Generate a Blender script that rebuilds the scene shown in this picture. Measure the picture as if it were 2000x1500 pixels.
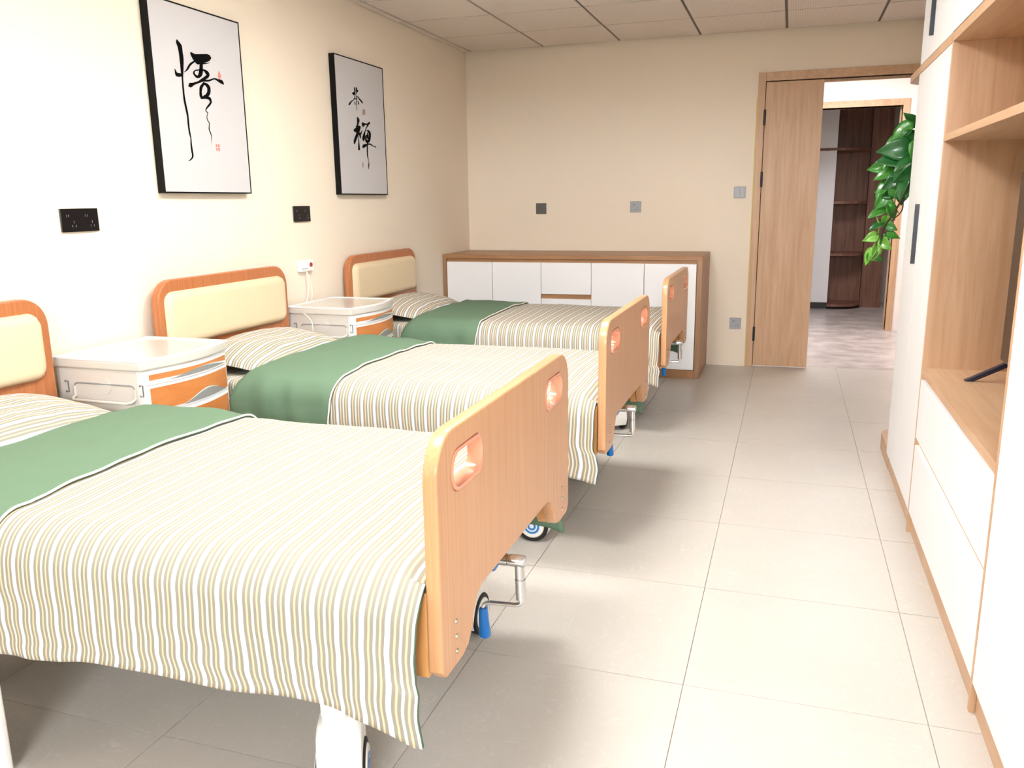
import bpy, bmesh, math, random
from mathutils import Vector, Matrix, noise

# ------------------------------------------------------------------ scene, camera, light
for o in list(bpy.data.objects): bpy.data.objects.remove(o)
scene = bpy.context.scene
COL = scene.collection
vs = scene.view_settings
vs.view_transform = 'Standard'; vs.look = 'None'; vs.gamma = 1.0; vs.use_curve_mapping = False
vs.exposure = 1.0

YAW, PIT, ROL, FPX, CZ = 0.3217, 0.2167, -0.0132, 1614.8, 1.2798
CAMX = 2.5618
def make_camera():
    f = Vector((-math.sin(YAW)*math.cos(PIT), math.cos(YAW)*math.cos(PIT), -math.sin(PIT)))
    r = Vector((math.cos(YAW), math.sin(YAW), 0)); u = r.cross(f)
    r2 = r*math.cos(ROL)+u*math.sin(ROL); u2 = -r*math.sin(ROL)+u*math.cos(ROL)
    m = Matrix((r2, u2, -f)).transposed().to_4x4(); m.translation = (CAMX, 0, CZ)
    cd = bpy.data.cameras.new('camera'); cd.sensor_width = 36; cd.sensor_fit = 'HORIZONTAL'
    cd.lens = 36*FPX/2000; cd.clip_start = .02
    c = bpy.data.objects.new('camera', cd); COL.objects.link(c); c.matrix_world = m
    scene.camera = c
make_camera()

world = bpy.data.worlds.new('daylight'); scene.world = world; world.use_nodes = True
wn = world.node_tree; bg = wn.nodes['Background']
bg.inputs[1].default_value = 36.0
_tc = wn.nodes.new('ShaderNodeTexCoord'); _sp = wn.nodes.new('ShaderNodeSeparateXYZ'); _rp = wn.nodes.new('ShaderNodeValToRGB')
wn.links.new(_tc.outputs['Generated'], _sp.inputs[0]); wn.links.new(_sp.outputs[2], _rp.inputs[0]); wn.links.new(_rp.outputs[0], bg.inputs[0])
_e = _rp.color_ramp.elements                     # bright overcast sky above the horizon, dull ground below it
_e[0].position = 0.0; _e[0].color = (.16, .155, .15, 1); _e[1].position = .03; _e[1].color = (.94, .97, 1.0, 1)

def area(name, loc, rot, sx, sy, power, col=(1,1,1), portal=False):
    d = bpy.data.lights.new(name, 'AREA'); d.shape = 'RECTANGLE'; d.size = sx; d.size_y = sy
    d.energy = power; d.color = col
    if portal: d.cycles.is_portal = True
    o = bpy.data.objects.new(name, d); COL.objects.link(o); o.location = loc; o.rotation_euler = rot
    return o
REAR = -2.4                       # the wall behind the camera, with the window the daylight comes through
WX0, WX1, WZ0, WZ1 = 2.0, 3.4, 1.6, 2.38
area('window_daylight_portal', ((WX0+WX1)/2, REAR-.05, (WZ0+WZ1)/2), (math.radians(90), 0, 0), WX1-WX0, WZ1-WZ0, 1, portal=True)
area('hall_ceiling_lamp_light', (2.9, 7.6, 2.52), (0, 0, 0), .9, .9, 29, (1, .95, .95))

# ceiling panels that light the beds from above, outside the frame: (x, y)
PANELS = [(1.5635, 1.472), (1.5635, 3.272)]
PANEL_STRENGTH = 28.0

# ------------------------------------------------------------------ helpers
def srgb(r, g, b):
    def c(v):
        v /= 255; return v/12.92 if v <= .04045 else ((v+.055)/1.055)**2.4
    return (c(r), c(g), c(b), 1)
MATS = {}
def mat(name, col, rough=.5, metal=0, spec=.5, coat=0):
    m = bpy.data.materials.new(name); m.use_nodes = True
    b = m.node_tree.nodes['Principled BSDF']
    b.inputs['Base Color'].default_value = col; b.inputs['Roughness'].default_value = rough
    b.inputs['Metallic'].default_value = metal; b.inputs['Specular IOR Level'].default_value = spec
    b.inputs['Coat Weight'].default_value = coat
    MATS[name] = m; return m
def nt(m): return m.node_tree.nodes, m.node_tree.links, m.node_tree.nodes['Principled BSDF']
def ramp(N, stops, interp='LINEAR'):
    r = N.new('ShaderNodeValToRGB'); cr = r.color_ramp; cr.interpolation = interp
    els = cr.elements; els[0].position, els[0].color = stops[0]
    els[1].position, els[1].color = stops[-1]
    for p, c in stops[1:-1]: els.new(p).color = c
    return r
def wood(name, c0, c1, scale=(60, 60, 2.2), rough=.38, rings=0, coat=0, bump=.02):
    """streaky grain that runs along the axis with the small scale (object coordinates)"""
    m = mat(name, c0, rough, coat=coat); N, L, b = nt(m)
    tc = N.new('ShaderNodeTexCoord'); mp = N.new('ShaderNodeMapping'); mp.inputs['Scale'].default_value = scale
    L.new(tc.outputs['Object'], mp.inputs[0])
    n1 = N.new('ShaderNodeTexNoise'); n1.inputs['Scale'].default_value = 1; n1.inputs['Detail'].default_value = 5; n1.inputs['Roughness'].default_value = .65
    n1.inputs['Distortion'].default_value = .25
    L.new(mp.outputs[0], n1.inputs['Vector'])
    fac = n1.outputs['Fac']
    if rings:
        mp2 = N.new('ShaderNodeMapping'); mp2.inputs['Scale'].default_value = [s*rings for s in scale]
        L.new(tc.outputs['Object'], mp2.inputs[0])
        n2 = N.new('ShaderNodeTexNoise'); n2.inputs['Scale'].default_value = 1; n2.inputs['Detail'].default_value = 2; n2.inputs['Distortion'].default_value = .8
        L.new(mp2.outputs[0], n2.inputs['Vector'])
        mx = N.new('ShaderNodeMix'); mx.inputs[0].default_value = .55
        L.new(n1.outputs['Fac'], mx.inputs[2]); L.new(n2.outputs['Fac'], mx.inputs[3]); fac = mx.outputs[0]
    r = ramp(N, [(.32, c1), (.66, c0)]); L.new(fac, r.inputs[0]); L.new(r.outputs[0], b.inputs['Base Color'])
    bp = N.new('ShaderNodeBump'); bp.inputs['Strength'].default_value = bump; bp.inputs['Distance'].default_value = .002
    L.new(n1.outputs['Fac'], bp.inputs['Height']); L.new(bp.outputs[0], b.inputs['Normal'])
    return m

def mk_materials():
    m = mat('wall_paint', srgb(240, 228, 210), .62, spec=.25); N, L, b = nt(m)
    n = N.new('ShaderNodeTexNoise'); n.inputs['Scale'].default_value = 160; n.inputs['Detail'].default_value = 3
    tc = N.new('ShaderNodeTexCoord'); L.new(tc.outputs['Object'], n.inputs['Vector'])
    bu = N.new('ShaderNodeBump'); bu.inputs['Strength'].default_value = .05; bu.inputs['Distance'].default_value = .001
    L.new(n.outputs['Fac'], bu.inputs['Height']); L.new(bu.outputs[0], b.inputs['Normal'])
    mat('hall_wall_paint', srgb(240, 234, 230), .6)
    # floor tile: pale grey porcelain with faint veins and cloudy patches
    m = mat('floor_tile', srgb(196, 188, 177), .2, spec=.5); N, L, b = nt(m)
    tc = N.new('ShaderNodeTexCoord'); oi = N.new('ShaderNodeObjectInfo')
    ad = N.new('ShaderNodeVectorMath'); ad.operation = 'ADD'
    mu = N.new('ShaderNodeVectorMath'); mu.operation = 'SCALE'; mu.inputs[3].default_value = 1.0
    L.new(oi.outputs['Location'], mu.inputs[0]); L.new(tc.outputs['Object'], ad.inputs[0]); L.new(mu.outputs[0], ad.inputs[1])
    n1 = N.new('ShaderNodeTexNoise'); n1.inputs['Scale'].default_value = 2.6; n1.inputs['Detail'].default_value = 2.0
    n2 = N.new('ShaderNodeTexNoise'); n2.inputs['Scale'].default_value = 14; n2.inputs['Detail'].default_value = 3; n2.inputs['Distortion'].default_value = 1.0
    for n in (n1, n2): L.new(ad.outputs[0], n.inputs['Vector'])
    mx = N.new('ShaderNodeMix'); mx.data_type = 'RGBA'; mx.inputs[6].default_value = srgb(192, 187, 180); mx.inputs[7].default_value = srgb(204, 199, 192)
    L.new(n1.outputs['Fac'], mx.inputs[0])
    sb = N.new('ShaderNodeMath'); sb.operation = 'SUBTRACT'; sb.inputs[1].default_value = .5; L.new(n2.outputs['Fac'], sb.inputs[0])
    ab = N.new('ShaderNodeMath'); ab.operation = 'ABSOLUTE'; L.new(sb.outputs[0], ab.inputs[0])
    mr = N.new('ShaderNodeMapRange'); mr.inputs[1].default_value = 0; mr.inputs[2].default_value = .012; mr.inputs[3].default_value = .6; mr.inputs[4].default_value = 0
    L.new(ab.outputs[0], mr.inputs[0])
    m2 = N.new('ShaderNodeMix'); m2.data_type = 'RGBA'; m2.inputs[7].default_value = srgb(214, 209, 202)
    L.new(mr.outputs[0], m2.inputs[0]); L.new(mx.outputs[2], m2.inputs[6]); L.new(m2.outputs[2], b.inputs['Base Color'])
    b.inputs['Roughness'].default_value = .36
    mat('grout', srgb(172, 164, 152), .8)
    m = mat('hall_floor', srgb(205, 196, 192), .3); N, L, b = nt(m)
    tc = N.new('ShaderNodeTexCoord'); n1 = N.new('ShaderNodeTexNoise'); n1.inputs['Scale'].default_value = 5; n1.inputs['Detail'].default_value = 6
    L.new(tc.outputs['Object'], n1.inputs['Vector']); r1 = ramp(N, [(.35, srgb(178, 169, 166)), (.65, srgb(216, 208, 205))])
    L.new(n1.outputs['Fac'], r1.inputs[0]); L.new(r1.outputs[0], b.inputs['Base Color'])
    # ceiling tiles: faint ribbed mineral board
    m = mat('ceiling_tile', srgb(222, 208, 193), .8, spec=.2); N, L, b = nt(m)
    tc = N.new('ShaderNodeTexCoord'); wv = N.new('ShaderNodeTexWave'); wv.inputs['Scale'].default_value = 22; wv.inputs['Distortion'].default_value = .6
    L.new(tc.outputs['Object'], wv.inputs['Vector'])
    r = ramp(N, [(0, srgb(222, 211, 202)), (1, srgb(234, 224, 215))]); L.new(wv.outputs['Fac'], r.inputs[0]); L.new(r.outputs[0], b.inputs['Base Color'])
    mat('ceiling_grid', srgb(112, 100, 90), .7)
    # woods
    wood('beech', srgb(212, 162, 118), srgb(198, 144, 100), (70, 130, 2.0), .32, coat=.15)
    wood('beech_edge', srgb(222, 164, 102), srgb(208, 146, 86), (130, 130, 3), .3, coat=.2)
    wood('cherry', srgb(188, 120, 74), srgb(166, 98, 56), (60, 90, 2.0), .34, coat=.15)
    wood('oak', srgb(210, 176, 143), srgb(188, 148, 113), (14, 14, .9), .42, rings=2.6)
    wood('oak_flat', srgb(210, 176, 143), srgb(190, 150, 115), (14, 1.1, 14), .4, rings=2.2)
    wood('walnut_top', srgb(178, 134, 94), srgb(152, 108, 72), (1.5, 26, 26), .4)
    wood('walnut_side', srgb(172, 132, 98), srgb(148, 108, 76), (30, 30, 1.5), .42)
    wood('dark_shelf_wood', srgb(150, 108, 88), srgb(112, 76, 62), (30, 30, 1.5), .5)
    mat('drawer_recess', srgb(96, 60, 36), .6)
    mat('white_laminate', srgb(246, 247, 250), .35)
    mat('white_abs', srgb(208, 204, 198), .2, coat=.3)
    mat('white_abs_front', srgb(238, 239, 241), .3, coat=.2)
    mat('recess_grey', srgb(140, 142, 142), .5)
    mat('white_steel', srgb(240, 240, 236), .35)
    mat('black_metal', srgb(24, 25, 30), .4)
    mat('handle_navy', srgb(30, 36, 48), .35)
    mat('black_plastic', srgb(14, 13, 16), .3)
    mat('socket_black', srgb(10, 8, 12), .25, spec=.3)
    mat('socket_grey', srgb(164, 168, 174), .35)
    mat('socket_dark_grey', srgb(92, 90, 88), .35)
    mat('socket_slot', srgb(90, 90, 98), .5)
    mat('slot_pale', srgb(104, 100, 104), .5)
    mat('chrome', srgb(215, 215, 215), .14, metal=1)
    mat('blue_plastic', srgb(0, 112, 196), .35)
    mat('blue_ring', srgb(40, 130, 215), .4)
    mat('salmon_plastic', srgb(230, 158, 128), .25, coat=.4)
    mat('tyre', srgb(20, 20, 22), .6)
    mat('bolt_steel', srgb(190, 180, 165), .25, metal=1)
    mat('canvas', srgb(200, 198, 200), .7)
    mat('ink', srgb(3, 3, 3), .8, spec=.1); mat('seal_red', srgb(205, 130, 118), .7); mat('seal_brown', srgb(168, 140, 128), .7)
    mat('frame_black', srgb(4, 4, 5), .5, spec=.2)
    mat('red_button', srgb(165, 45, 35), .35); mat('print_grey', srgb(150, 150, 165), .6)
    mat('cord_white', srgb(244, 238, 226), .45)
    mat('yellow_tape', srgb(222, 202, 128), .6)
    mat('tv_screen', srgb(16, 16, 20), .12); mat('tv_frame', srgb(70, 66, 68), .35); mat('tv_foot', srgb(34, 36, 58), .35)
    mat('terracotta', srgb(196, 190, 182), .5); mat('soil', srgb(60, 44, 34), .9)
    mat('vine', srgb(126, 150, 70), .5); mat('vine_dark', srgb(52, 38, 26), .6)
    for nm, a, c in (('leaf', (40, 108, 38), (66, 140, 46)), ('leaf_dark', (20, 78, 32), (34, 100, 42)), ('leaf_light', (96, 158, 52), (120, 178, 70))):
        m = mat(nm, srgb(*a), .3, coat=.25); N, L, b = nt(m)
        tc = N.new('ShaderNodeTexCoord'); n = N.new('ShaderNodeTexNoise'); n.inputs['Scale'].default_value = 18
        L.new(tc.outputs['Object'], n.inputs['Vector']); r = ramp(N, [(.35, srgb(*a)), (.7, srgb(*c))]); L.new(n.outputs['Fac'], r.inputs[0]); L.new(r.outputs[0], b.inputs['Base Color'])
    # upholstery
    m = mat('cream_leather', srgb(226, 206, 172), .5, spec=.4); N, L, b = nt(m)
    tc = N.new('ShaderNodeTexCoord'); n = N.new('ShaderNodeTexNoise'); n.inputs['Scale'].default_value = 300; L.new(tc.outputs['Object'], n.inputs['Vector'])
    bu = N.new('ShaderNodeBump'); bu.inputs['Strength'].default_value = .1; bu.inputs['Distance'].default_value = .001; L.new(n.outputs['Fac'], bu.inputs['Height']); L.new(bu.outputs[0], b.inputs['Normal'])
    # fabrics
    def weave(m):
        N, L, b = nt(m); tc = N.new('ShaderNodeTexCoord')
        n = N.new('ShaderNodeTexNoise'); n.inputs['Scale'].default_value = 28; n.inputs['Detail'].default_value = 4; L.new(tc.outputs['Object'], n.inputs['Vector'])
        bu = N.new('ShaderNodeBump'); bu.inputs['Strength'].default_value = .22; bu.inputs['Distance'].default_value = .006
        L.new(n.outputs['Fac'], bu.inputs['Height']); L.new(bu.outputs[0], b.inputs['Normal'])
    m = mat('green_cotton', srgb(104, 130, 107), .8, spec=.15); weave(m)
    m = mat('striped_cotton', srgb(220, 214, 200), .8, spec=.15); weave(m); N, L, b = nt(m)
    uv = N.new('ShaderNodeUVMap'); sx = N.new('ShaderNodeSeparateXYZ'); L.new(uv.outputs[0], sx.inputs[0])
    dv = N.new('ShaderNodeMath'); dv.operation = 'DIVIDE'; dv.inputs[1].default_value = .054; L.new(sx.outputs[0], dv.inputs[0])
    fr = N.new('ShaderNodeMath'); fr.operation = 'FRACT'; L.new(dv.outputs[0], fr.inputs[0])
    OL, OR, WH, EC = srgb(150, 148, 137), srgb(215, 186, 142), srgb(217, 220, 227), srgb(219, 215, 205)
    st = [(0, WH), (.16, OL), (.29, OR), (.325, EC), (.345, OR), (.38, OL), (.51, EC), (.62, OL), (.74, OR), (.775, EC), (.795, OR), (.83, OL), (.95, WH)]
    r = ramp(N, st, 'CONSTANT'); L.new(fr.outputs[0], r.inputs[0]); L.new(r.outputs[0], b.inputs['Base Color'])
    mat('piping_white', srgb(238, 236, 228), .7)
mk_materials()
_m = mat('lamp_diffuser', (1, 1, 1, 1), .5); _b = nt(_m)[2]
_b.inputs['Emission Color'].default_value = (1, .98, .95, 1); _b.inputs['Emission Strength'].default_value = PANEL_STRENGTH

class MB:
    """collects primitives into one mesh"""
    def __init__(s): s.bm = bmesh.new()
    def box(s, x0, x1, y0, y1, z0, z1):
        v = [s.bm.verts.new(p) for p in ((x0,y0,z0),(x1,y0,z0),(x1,y1,z0),(x0,y1,z0),(x0,y0,z1),(x1,y0,z1),(x1,y1,z1),(x0,y1,z1))]
        for f in ((3,2,1,0),(4,5,6,7),(0,1,5,4),(1,2,6,5),(2,3,7,6),(3,0,4,7)): s.bm.faces.new([v[i] for i in f])
        return s
    def cyl(s, p0, p1, r0, r1=None, n=20):
        r1 = r0 if r1 is None else r1
        return s.tube([p0, p1], [r0, r1], n)
    def tube(s, pts, rad, n=12, cap=True):
        pts = [Vector(p) for p in pts]
        if not isinstance(rad, (list, tuple)): rad = [rad]*len(pts)
        rings = []; prev = None
        for i, p in enumerate(pts):
            t = (pts[min(i+1, len(pts)-1)]-pts[max(i-1, 0)]).normalized()
            a = Vector((0,0,1)) if abs(t.z) < .9 else Vector((1,0,0))
            if prev is not None: a = prev
            u = (a - t*a.dot(t)).normalized(); w = t.cross(u); prev = u
            rings.append([s.bm.verts.new(p + (u*math.cos(q)+w*math.sin(q))*rad[i]) for q in (2*math.pi*k/n for k in range(n))])
        for a, b in zip(rings, rings[1:]):
            for k in range(n): s.bm.faces.new((a[k], a[(k+1)%n], b[(k+1)%n], b[k]))
        if cap: s.bm.faces.new(rings[0][::-1]); s.bm.faces.new(rings[-1])
        return s
    def prism(s, poly, axis, a, b):
        """extrude a 2D polygon between a and b along axis ('x': poly is (y,z); 'y': (x,z); 'z': (x,y))"""
        def P(p, t): return {'x': (t, p[0], p[1]), 'y': (p[0], t, p[1]), 'z': (p[0], p[1], t)}[axis]
        A = [s.bm.verts.new(P(p, a)) for p in poly]; B = [s.bm.verts.new(P(p, b)) for p in poly]
        n = len(poly)
        s.bm.faces.new(A[::-1]); s.bm.faces.new(B)
        for i in range(n): s.bm.faces.new((A[i], A[(i+1)%n], B[(i+1)%n], B[i]))
        return s
    def grid(s, fn, nu, nv, uvfn=None):
        V = [[s.bm.verts.new(fn(i/nu, j/nv)) for j in range(nv+1)] for i in range(nu+1)]
        ul = s.bm.loops.layers.uv.verify() if uvfn else None
        for i in range(nu):
            for j in range(nv):
                f = s.bm.faces.new((V[i][j], V[i+1][j], V[i+1][j+1], V[i][j+1]))
                if uvfn:
                    for l, (a, b) in zip(f.loops, ((i,j),(i+1,j),(i+1,j+1),(i,j+1))): l[ul].uv = uvfn(a/nu, b/nv)
        return V
    def build(s, name, m, parent=None, bevel=0, seg=2, smooth=True, angle=40, fix=True):
        me = bpy.data.meshes.new(name)
        if fix: bmesh.ops.recalc_face_normals(s.bm, faces=s.bm.faces)
        s.bm.to_mesh(me); s.bm.free()
        o = bpy.data.objects.new(name, me); COL.objects.link(o)
        for mm in (m if isinstance(m, (list, tuple)) else [m]): me.materials.append(MATS[mm])
        if smooth:
            me.shade_smooth(); me.set_sharp_from_angle(angle=math.radians(angle))
        if bevel:
            b = o.modifiers.new('bevel', 'BEVEL'); b.width = bevel; b.segments = seg; b.limit_method = 'ANGLE'; b.angle_limit = math.radians(40)
            b.harden_normals = False
        if parent: o.parent = parent
        return o
def tag(o, label, cat, group=None):
    o['label'] = label; o['category'] = cat
    if group: o['group'] = group
    return o
def thing(name, label, cat, loc=(0,0,0), rz=0, group=None):
    o = bpy.data.objects.new(name, None); COL.objects.link(o); o.location = loc; o.rotation_euler = (0,0,rz)
    o.empty_display_size = .1
    return tag(o, label, cat, group)
def struct(o): o['kind'] = 'structure'; return o
def part(o, label): o['label'] = label; return o
def box(name, m, parent, x0, x1, y0, y1, z0, z1, bevel=0, seg=2):
    return MB().box(x0,x1,y0,y1,z0,z1).build(name, m, parent, bevel, seg)
def copy_part(o, parent, loc=None):
    c = o.copy(); COL.objects.link(c); c.parent = parent
    if loc is not None: c.location = loc
    return c
def copy_tree(o, parent=None):
    c = o.copy(); COL.objects.link(c); c.parent = parent
    for ch in list(o.children):
        copy_tree(ch, c)
    return c
def rrect(y0, y1, z0, z1, r, n=8, rb=None):
    """rounded rectangle outline; r top radius, rb bottom radius"""
    rb = r if rb is None else rb; P = []
    for cx, cz, a0, rr in ((y1-rb, z0+rb, -90, rb), (y1-r, z1-r, 0, r), (y0+r, z1-r, 90, r), (y0+rb, z0+rb, 180, rb)):
        for k in range(n+1):
            a = math.radians(a0+90*k/n); P.append((cx+rr*math.cos(a), cz+rr*math.sin(a)))
    return P
def plate(name, m, parent, outlines, x0, x1, bevel=.003):
    """flat plate in the y-z plane with holes, from x0 to x1, edges rounded"""
    cu = bpy.data.curves.new(name, 'CURVE'); cu.dimensions = '2D'; cu.fill_mode = 'BOTH'
    for ol in outlines:
        sp = cu.splines.new('POLY'); sp.points.add(len(ol)-1); sp.use_cyclic_u = True
        for p, q in zip(sp.points, ol): p.co = (q[0], q[1], 0, 1)
    cu.extrude = (x1-x0)/2 - bevel; cu.bevel_depth = bevel; cu.bevel_resolution = 2; cu.offset = -bevel
    t = bpy.data.objects.new('tmp', cu); COL.objects.link(t)
    me = bpy.data.meshes.new_from_object(t); bpy.data.objects.remove(t); bpy.data.curves.remove(cu)
    me.transform(Matrix(((0,0,1,(x0+x1)/2),(1,0,0,0),(0,1,0,0),(0,0,0,1))))
    me.name = name; me.materials.clear(); me.materials.append(MATS[m])
    me.shade_smooth(); me.set_sharp_from_angle(angle=math.radians(35))
    o = bpy.data.objects.new(name, me); COL.objects.link(o); o.parent = parent
    return o
def N3(x, y, z=0): return noise.noise(Vector((x, y, z)))
def sstep(a, b, x):
    t = min(1, max(0, (x-a)/(b-a))); return t*t*(3-2*t)

# brush strokes: outline pairs (left edge, right edge) in half millimetres from the picture centre
INK1 = [([(-282,488),(-288,476),(-290,460),(-282,444),(-276,432),(-272,412),(-268,386),(-266,358),(-266,330),(-264,300),(-264,272),(-264,246),(-264,222),(-262,202),(-260,184),(-260,162),(-262,136),(-264,108),(-264,78),(-264,44),(-264,8),(-258,-34),(-250,-74),(-244,-106),(-238,-132),(-238,-162),(-240,-192),(-238,-224),(-236,-252),(-234,-272),(-230,-288),(-224,-302),(-220,-316),(-222,-338),(-226,-364),(-226,-390),(-226,-414),(-224,-436),(-220,-454),(-222,-466),(-224,-474),(-232,-484),(-244,-494),(-260,-504),(-274,-510)],[(-272,492),(-262,484),(-250,476),(-236,468),(-220,452),(-216,426),(-216,398),(-212,370),(-212,340),(-216,308),(-222,280),(-226,252),(-232,228),(-236,206),(-240,186),(-242,164),(-242,140),(-242,112),(-242,80),(-242,48),(-238,12),(-232,-28),(-224,-68),(-218,-100),(-216,-128),(-216,-158),(-216,-188),(-216,-220),(-214,-248),(-212,-268),(-210,-284),(-208,-298),(-206,-314),(-206,-336),(-206,-362),(-204,-386),(-202,-410),(-200,-432),(-198,-450),(-198,-466),(-204,-478),(-218,-492),(-234,-502),(-256,-510),(-272,-514)]),([(-340,244),(-340,230),(-340,214),(-340,200),(-330,186),(-308,184),(-284,186),(-264,192),(-250,198)],[(-332,246),(-326,234),(-316,222),(-306,216),(-300,216),(-292,218),(-280,218),(-266,218),(-252,220)]),([(-226,230),(-212,236),(-192,244),(-176,254),(-158,268),(-144,284),(-130,298),(-114,310),(-98,320),(-78,332),(-62,340)],[(-228,234),(-216,240),(-202,250),(-192,260),(-180,274),(-168,288),(-152,306),(-134,320),(-112,332),(-88,344),(-70,352)]),([(-44,322),(-12,326),(28,332),(56,336),(82,342),(112,352),(134,360)],[(-42,332),(-10,338),(30,344),(56,348),(82,352),(110,358),(132,364)]),([(-2,342),(-8,322),(-14,296),(-20,278),(-26,264),(-30,250),(-36,242),(-42,234),(-48,228),(-60,230),(-74,236),(-82,244),(-84,248),(-78,256),(-64,264),(-44,268),(-18,274),(10,278),(36,278),(52,272),(62,260),(72,252),(76,248),(70,246),(52,236),(28,222),(0,208),(-22,196),(-38,186)],[(42,348),(38,326),(34,302),(34,284),(30,268),(22,248),(6,228),(-22,212),(-56,204),(-82,212),(-96,224),(-106,234),(-106,248),(-92,262),(-70,274),(-44,280),(-18,284),(12,290),(46,294),(76,292),(100,284),(116,272),(120,252),(102,230),(76,216),(48,202),(18,188),(-8,178),(-26,172)]),([(-186,124),(-176,118),(-152,116),(-128,126),(-108,140),(-70,154),(-30,168),(4,180),(34,188),(66,190),(102,196),(144,210),(178,224),(198,222),(218,216),(242,208),(260,202),(284,198),(304,192)],[(-166,152),(-158,154),(-152,156),(-142,156),(-118,160),(-78,172),(-36,186),(0,194),(34,202),(68,208),(100,212),(138,224),(178,236),(208,238),(232,234),(262,236),(296,232),(312,216),(318,200)]),([(28,186),(18,178),(6,168),(-12,156),(-32,138),(-40,116),(-42,96),(-46,76),(-46,56),(-36,40),(-24,30)],[(38,184),(40,176),(34,162),(20,146),(6,132),(-2,116),(-10,98),(-10,82),(-8,64),(-10,48),(-10,36)]),([(20,160),(36,158),(52,152),(62,144),(68,132),(68,118),(62,102),(52,90),(40,80),(22,72),(4,62),(-10,58),(-22,54)],[(30,180),(52,180),(80,176),(102,164),(116,146),(116,124),(110,100),(96,80),(72,60),(42,46),(12,36),(-10,34),(-24,36)]),([(26,40),(50,40),(72,38),(82,34),(88,24),(92,22),(90,20),(78,6),(60,-8),(42,-24),(26,-40),(18,-54),(18,-64),(22,-72),(30,-76),(40,-78),(44,-80),(36,-92),(26,-108),(24,-122),(26,-134),(32,-146),(42,-158),(48,-164),(52,-172),(46,-192),(38,-216),(44,-236),(54,-252),(60,-264),(64,-280),(62,-320),(60,-356)],[(42,70),(68,68),(100,62),(114,48),(118,34),(120,26),(116,14),(100,-2),(82,-18),(60,-32),(42,-44),(34,-54),(30,-62),(34,-66),(40,-68),(50,-72),(54,-78),(46,-92),(36,-108),(34,-120),(36,-132),(44,-142),(52,-154),(60,-160),(64,-172),(58,-192),(52,-214),(58,-232),(68,-248),(72,-260),(74,-278),(68,-318),(62,-354)])]
BLOB1 = [[(-122,410),(-100,414),(-56,406),(110,432),(146,428),(166,406),(138,378),(96,360),(42,344),(-44,324),(-72,340),(-94,360),(-116,388)]]
SEAL1R = [([(252,304),(246,292),(240,276),(236,262),(236,252),(242,244),(248,238)],[(262,306),(268,296),(276,284),(282,272),(284,260),(276,248),(268,240)])]
SEAL1 = [[(120,-348),(144,-346),(142,-372),(120,-372)],[(152,-346),(178,-346),(178,-370),(152,-372)],[(120,-380),(144,-378),(144,-404),(122,-404)],[(152,-378),(178,-376),(178,-404),(152,-406)]]
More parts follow.
